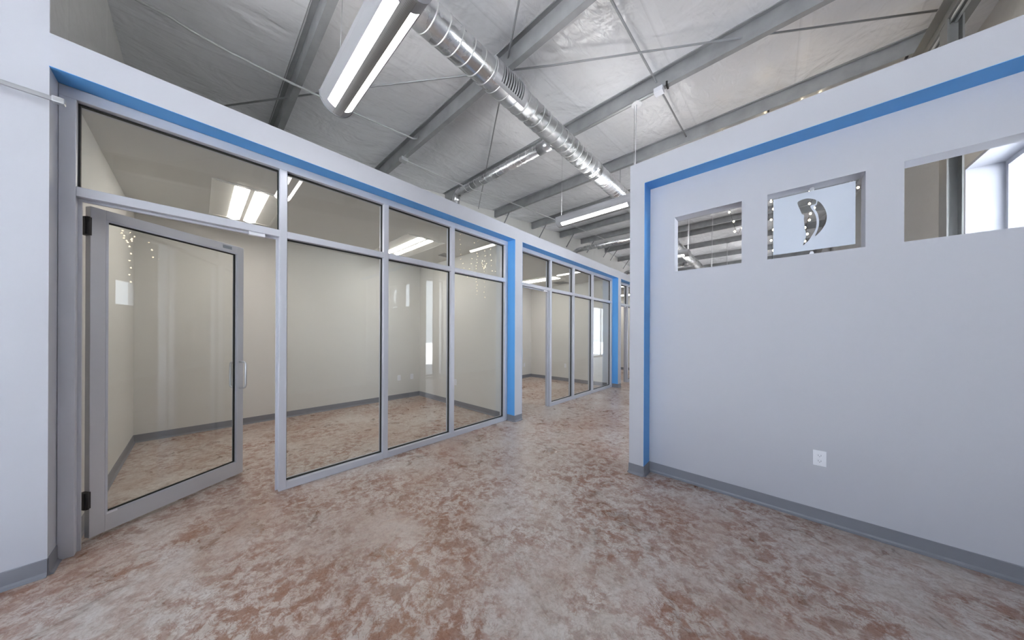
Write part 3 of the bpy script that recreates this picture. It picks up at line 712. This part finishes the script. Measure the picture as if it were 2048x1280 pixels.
# ------------------------------------------------------------------ pendant lights
def pendant(label, yc, hook_y, cord=True):
    x0, x1 = -2.72, -1.47; z0 = H + 1.84; hh = .14; a = .125
    t = thing('pendant_light', label, 'pendant light', ((x0 + x1) / 2, yc, z0), 'linear pendant lights')
    def zc(u): return z0 + hh * (1 - math.sqrt(max(0, 1 - (u / a) ** 2)))
    def arc(u0, u1, n, dz=0.):
        return [(yc + u0 + (u1 - u0) * k / n, zc(u0 + (u1 - u0) * k / n) + dz) for k in range(n + 1)]
    ang = [math.radians(180 + 180 * k / 28) for k in range(29)]
    full = [(yc + a * math.cos(q), z0 + hh + hh * math.sin(q)) for q in ang]
    # housing: side shells and top, leaving the belly to lenses and basket
    hs = MB()
    for s in (-1, 1):
        u_in = .088
        pr = [(yc + s * (u_in + (a - u_in) * k / 8), zc(u_in + (a - u_in) * k / 8)) for k in range(9)]
        inn = [(p[0] - s * .004, p[1] + .006) for p in pr[::-1]]
        hs.prism(pr + inn, x0, x1, 'x', False)
    hs.box(x0, x1, yc - a + .001, yc + a - .001, z0 + hh - .004, z0 + hh)
    obj('housing', hs, 'housing', t)
    for s in (-1, 1):
        u0, u1 = sorted((s * .034, s * .088))
        obj('lamp_lens', MB().sheet(arc(u0, u1, 6, .002), x0 + .075, x1 - .075, 'x'), 'lens', t)
    pr = arc(-.034, .034, 8); pr2 = [(p[0], p[1] + .004) for p in pr[::-1]]
    tag(obj('perforated_basket', MB().prism(pr + pr2, x0, x1, 'x'), 'perf', t), 'perforated grey centre strip')
    up_ = MB().box(x0 + .05, x1 - .05, yc - .085, yc + .085, z0 + hh, z0 + hh + .004)  # added emitter facing up, there only to brighten the roof liner
    tag(obj('added_uplight', up_, 'upfill', t), 'upward glow added on top of the fixture to brighten the ceiling')
    for e0, e1 in ((x0 - .012, x0), (x1, x1 + .012)):
        ec = MB().prism([(yc + (a + .004) * math.cos(q), z0 + hh + (hh + .004) * math.sin(q)) for q in ang], e0, e1, 'x')
        obj('end_cap', ec, 'housing', t)
    for e0, e1 in ((x0, x0 + .075), (x1 - .075, x1)):
        for s in (-1, 1):
            u0, u1 = sorted((s * .034, s * .088)); pr = arc(u0, u1, 6); pr2 = [(p[0], p[1] + .004) for p in pr[::-1]]
            obj('lens_end', MB().prism(pr + pr2, e0, e1, 'x'), 'housing', t)
    zt = zb(hook_y) - .004
    for x, r, m in ((x0 + .03, .0022, 'steelwire'), (x1 - .02, .0022, 'steelwire')):
        obj('hanging_cable', MB().tube([(x, yc, z0 + hh), (x, hook_y + .03, zt)], r, 6), m, t)
    if cord:
        obj('power_cord', MB().tube([(x1 - .005, yc, z0 + hh), (x1 + .01, hook_y + .03, zt - .02)], .0050, 8), 'cable', t)
        obj('canopy', MB().cyl((x1 + .01, hook_y + .03), .068, zt - .040, zt - .018, 'z', 28, .062).cyl((x1 + .01, hook_y + .03), .02, zt - .018, zt + .002, 'z', 12), 'cable', t)
    return t
pendant('linear pendant light nearest the viewer, hanging in front of the duct', .785, .79)
pendant('linear pendant light at the end of the visible duct beside the white wall', 4.18, 4.18)
pendant('linear pendant light half seen through the left-hand cutout', 7.66, 7.66)
pendant('linear pendant light farther along the hidden hall', 11.03, 11.03)
pendant('unseen linear pendant light added beyond the far branch duct to brighten the hall', 14.95, 14.95)  # extra lamp, out of view, added to light the hidden hall

# ------------------------------------------------------------------ string lights behind the right-hand wall
def strand(label, pts, bulbs, hook=None):
    t = thing('string_lights', label, 'string lights', pts[0], 'string lights hung behind the right wall')
    obj('cord', MB().tube(pts, .0028, 6), 'socket', t)
    seg = [0.]
    for a, b_ in zip(pts[:-1], pts[1:]): seg.append(seg[-1] + (Vector(b_) - Vector(a)).length)
    for k in range(bulbs):
        d = seg[-1] * (k + .6) / bulbs
        for i in range(len(pts) - 1):
            if seg[i] <= d <= seg[i + 1]:
                p = Vector(pts[i]).lerp(Vector(pts[i + 1]), (d - seg[i]) / max(1e-6, seg[i + 1] - seg[i])); break
        dx = .012 * (1 if k % 2 else -1)
        sk = obj('bulb', MB().ball((p.x + dx, p.y, p.z - .012), .013, 8, 6, 1.25), 'bulb', t)
        obj('bulb_socket', MB().cyl((p.x + dx * .6, p.y), .006, p.z - .004, p.z + .010, 'z', 8), 'socket', sk)
    if hook: obj('clip', MB().box(hook[0] - .012, hook[0] + .012, hook[1] - .02, hook[1] + .02, hook[2] - .02, hook[2] + .02), 'black', t)
    return t
Yp = 5.93
def cat(p, q, dip, n=14): return [(p[0] + (q[0] - p[0]) * k / n, p[1] + (q[1] - p[1]) * k / n, p[2] + (q[2] - p[2]) * k / n - dip * 4 * (k / n) * (1 - k / n)) for k in range(n + 1)]
zt = zb(Yp) - .004
strand('warm string lights dipping in a narrow loop, seen through the left-hand cutout', [(-.66, 6.0, zt + .06), (-.62, 5.98, 4.4), (-.60, Yp, 3.72), (-.52, Yp, 3.33), (-.47, Yp, 3.12), (-.44, Yp, 3.06), (-.41, Yp, 3.12), (-.36, Yp, 3.30), (-.28, Yp + .03, 3.7), (-.12, 6.0, zt + .05)], 22)
strand('warm string lights hanging straight down at the left side of the glass sign', [(-.08, Yp - .02, zt), (-.075, Yp - .02, zt - .06), (-.05, Yp, 4.2), (-.03, Yp, 3.4), (-.028, Yp, 2.50)], 15, (-.08, Yp, zt + .01))
strand('warm string lights bunched behind the top left corner of the glass sign', cat((-.08, Yp + .02, 3.62), (.12, Yp + .02, 3.72), .22), 9)
strand('warm string lights bunched behind the clear emblem of the glass sign', [(.30, 6.0, zt + .06), (.33, 5.98, 4.4), (.34, Yp, 3.62), (.42, Yp, 3.40), (.36, Yp, 3.28), (.43, Yp, 3.22), (.37, Yp, 3.15), (.335, Yp, 3.0), (.335, Yp, 2.65)], 24)
strand('warm string lights hanging from the purlin clip near the rafter', [(1.20, Yp, zt), (1.18, Yp, 4.0), (.9, Yp + .1, 3.3), (.62, Yp + .05, 3.9), (.45, 6.0, zt + .06)], 20, (1.20, Yp, zt + .01))

# ------------------------------------------------------------------ rail at the left edge
rl = thing('wall_rail', 'slim steel rail crossing in front of the white wall end at the left edge', 'rail', (-2.95, -1.2, 2.69))
obj('rail_bar', MB().box(-2.962, -2.952, -2.1, -.53, 2.686, 2.710), 'rod', rl, bevel=.002); obj('rail_bar', MB().box(-2.946, -2.934, -2.1, -.53, 2.678, 2.698), 'rod', rl, bevel=.002)
obj('end_clip', MB().box(-2.966, -2.930, -.545, -.505, 2.676, 2.708), 'steel', rl, bevel=.004)
for y in (-1.9, -1.0): obj('bracket', MB().box(-3.09, -2.936, y - .012, y + .012, 2.686, 2.700), 'steel', rl)

# ------------------------------------------------------------------ outside
struct('ground_outside', MB().box(-30, 40, -40, 60, -.40, -.13), 'paving', 'grey asphalt outside the windows, lightened to bounce sun indoors', 'ground')
for k in range(7):
    struct('trim_%d' % (k + 1), MB().box(5.5, 10.5, 1 + 2.7 * k, 1.12 + 2.7 * k, -.13, -.124), 'stripe', 'white parking line outside the side windows', 'parking line')

# ------------------------------------------------------------------ light
w = bpy.data.worlds.new('sky'); S.world = w; w.use_nodes = True
nt = w.node_tree; nt.nodes.clear()
bg = nt.nodes.new('ShaderNodeBackground'); bg.inputs['Color'].default_value = (.78, .87, 1.0, 1); bg.inputs['Strength'].default_value = 2.6
o_ = nt.nodes.new('ShaderNodeOutputWorld'); nt.links.new(bg.outputs[0], o_.inputs[0])
def portal(name, loc, rot, sx, sy):
    l = bpy.data.lights.new(name, 'AREA'); l.shape = 'RECTANGLE'; l.size = sx; l.size_y = sy; l.cycles.is_portal = True
    o = bpy.data.objects.new(name, l); COL.objects.link(o); o.location = loc; o.rotation_euler = rot; return o
for (a0, a1, z0, z1) in EW: portal('window_portal', (XE + .22, (a0 + a1) / 2, (z0 + z1) / 2), (0, PI / 2, 0), z1 - z0, a1 - a0)
for (a0, a1, z0, z1) in SW: portal('window_portal', ((a0 + a1) / 2, YN - .22, (z0 + z1) / 2), (PI / 2, 0, 0), a1 - a0, z1 - z0)
for (a0, a1, z0, z1) in NW: portal('window_portal', ((a0 + a1) / 2, Y0 + .22, (z0 + z1) / 2), (-PI / 2, 0, 0), a1 - a0, z1 - z0)

sl = bpy.data.lights.new('sun', 'SUN'); sl.energy = 75; sl.angle = .05; sl.color = (1, .985, .97)
so = bpy.data.objects.new('sun', sl); COL.objects.link(so); so.rotation_euler = (math.radians(-28), math.radians(-38), 0)
# ------------------------------------------------------------------ camera
F, CY = 574.4, 669.8
yaw, roll = math.radians(-42.41), math.radians(-.25)
f = Vector((math.sin(yaw), math.cos(yaw), 0)); rt = Vector((math.cos(yaw), -math.sin(yaw), 0)); dn = f.cross(rt)
c, s = math.cos(roll), math.sin(roll)
rr, dd = c * rt + s * dn, -s * rt + c * dn
cam = bpy.data.cameras.new('camera'); co = bpy.data.objects.new('camera', cam); COL.objects.link(co)
m = Matrix.Identity(4)
for i in range(3): m[i][0], m[i][1], m[i][2] = rr[i], -dd[i], -f[i]
m[2][3] = H
co.matrix_world = m
cam.sensor_width = 36; cam.lens = F / 2048 * 36; cam.shift_y = (CY - 640) / 2048; cam.clip_start = .05; cam.clip_end = 200
S.camera = co
S.view_settings.view_transform = 'Standard'; S.view_settings.look = 'None'; S.view_settings.gamma = 1; S.view_settings.use_curve_mapping = False
S.view_settings.exposure = 1.33
S.cycles.use_denoising = True
S.cycles.adaptive_threshold = .02; S.cycles.max_bounces = 9; S.cycles.diffuse_bounces = 5; S.cycles.glossy_bounces = 5; S.cycles.transparent_max_bounces = 24
S.cycles.sample_clamp_indirect = 8; S.cycles.caustics_reflective = False; S.cycles.caustics_refractive = False
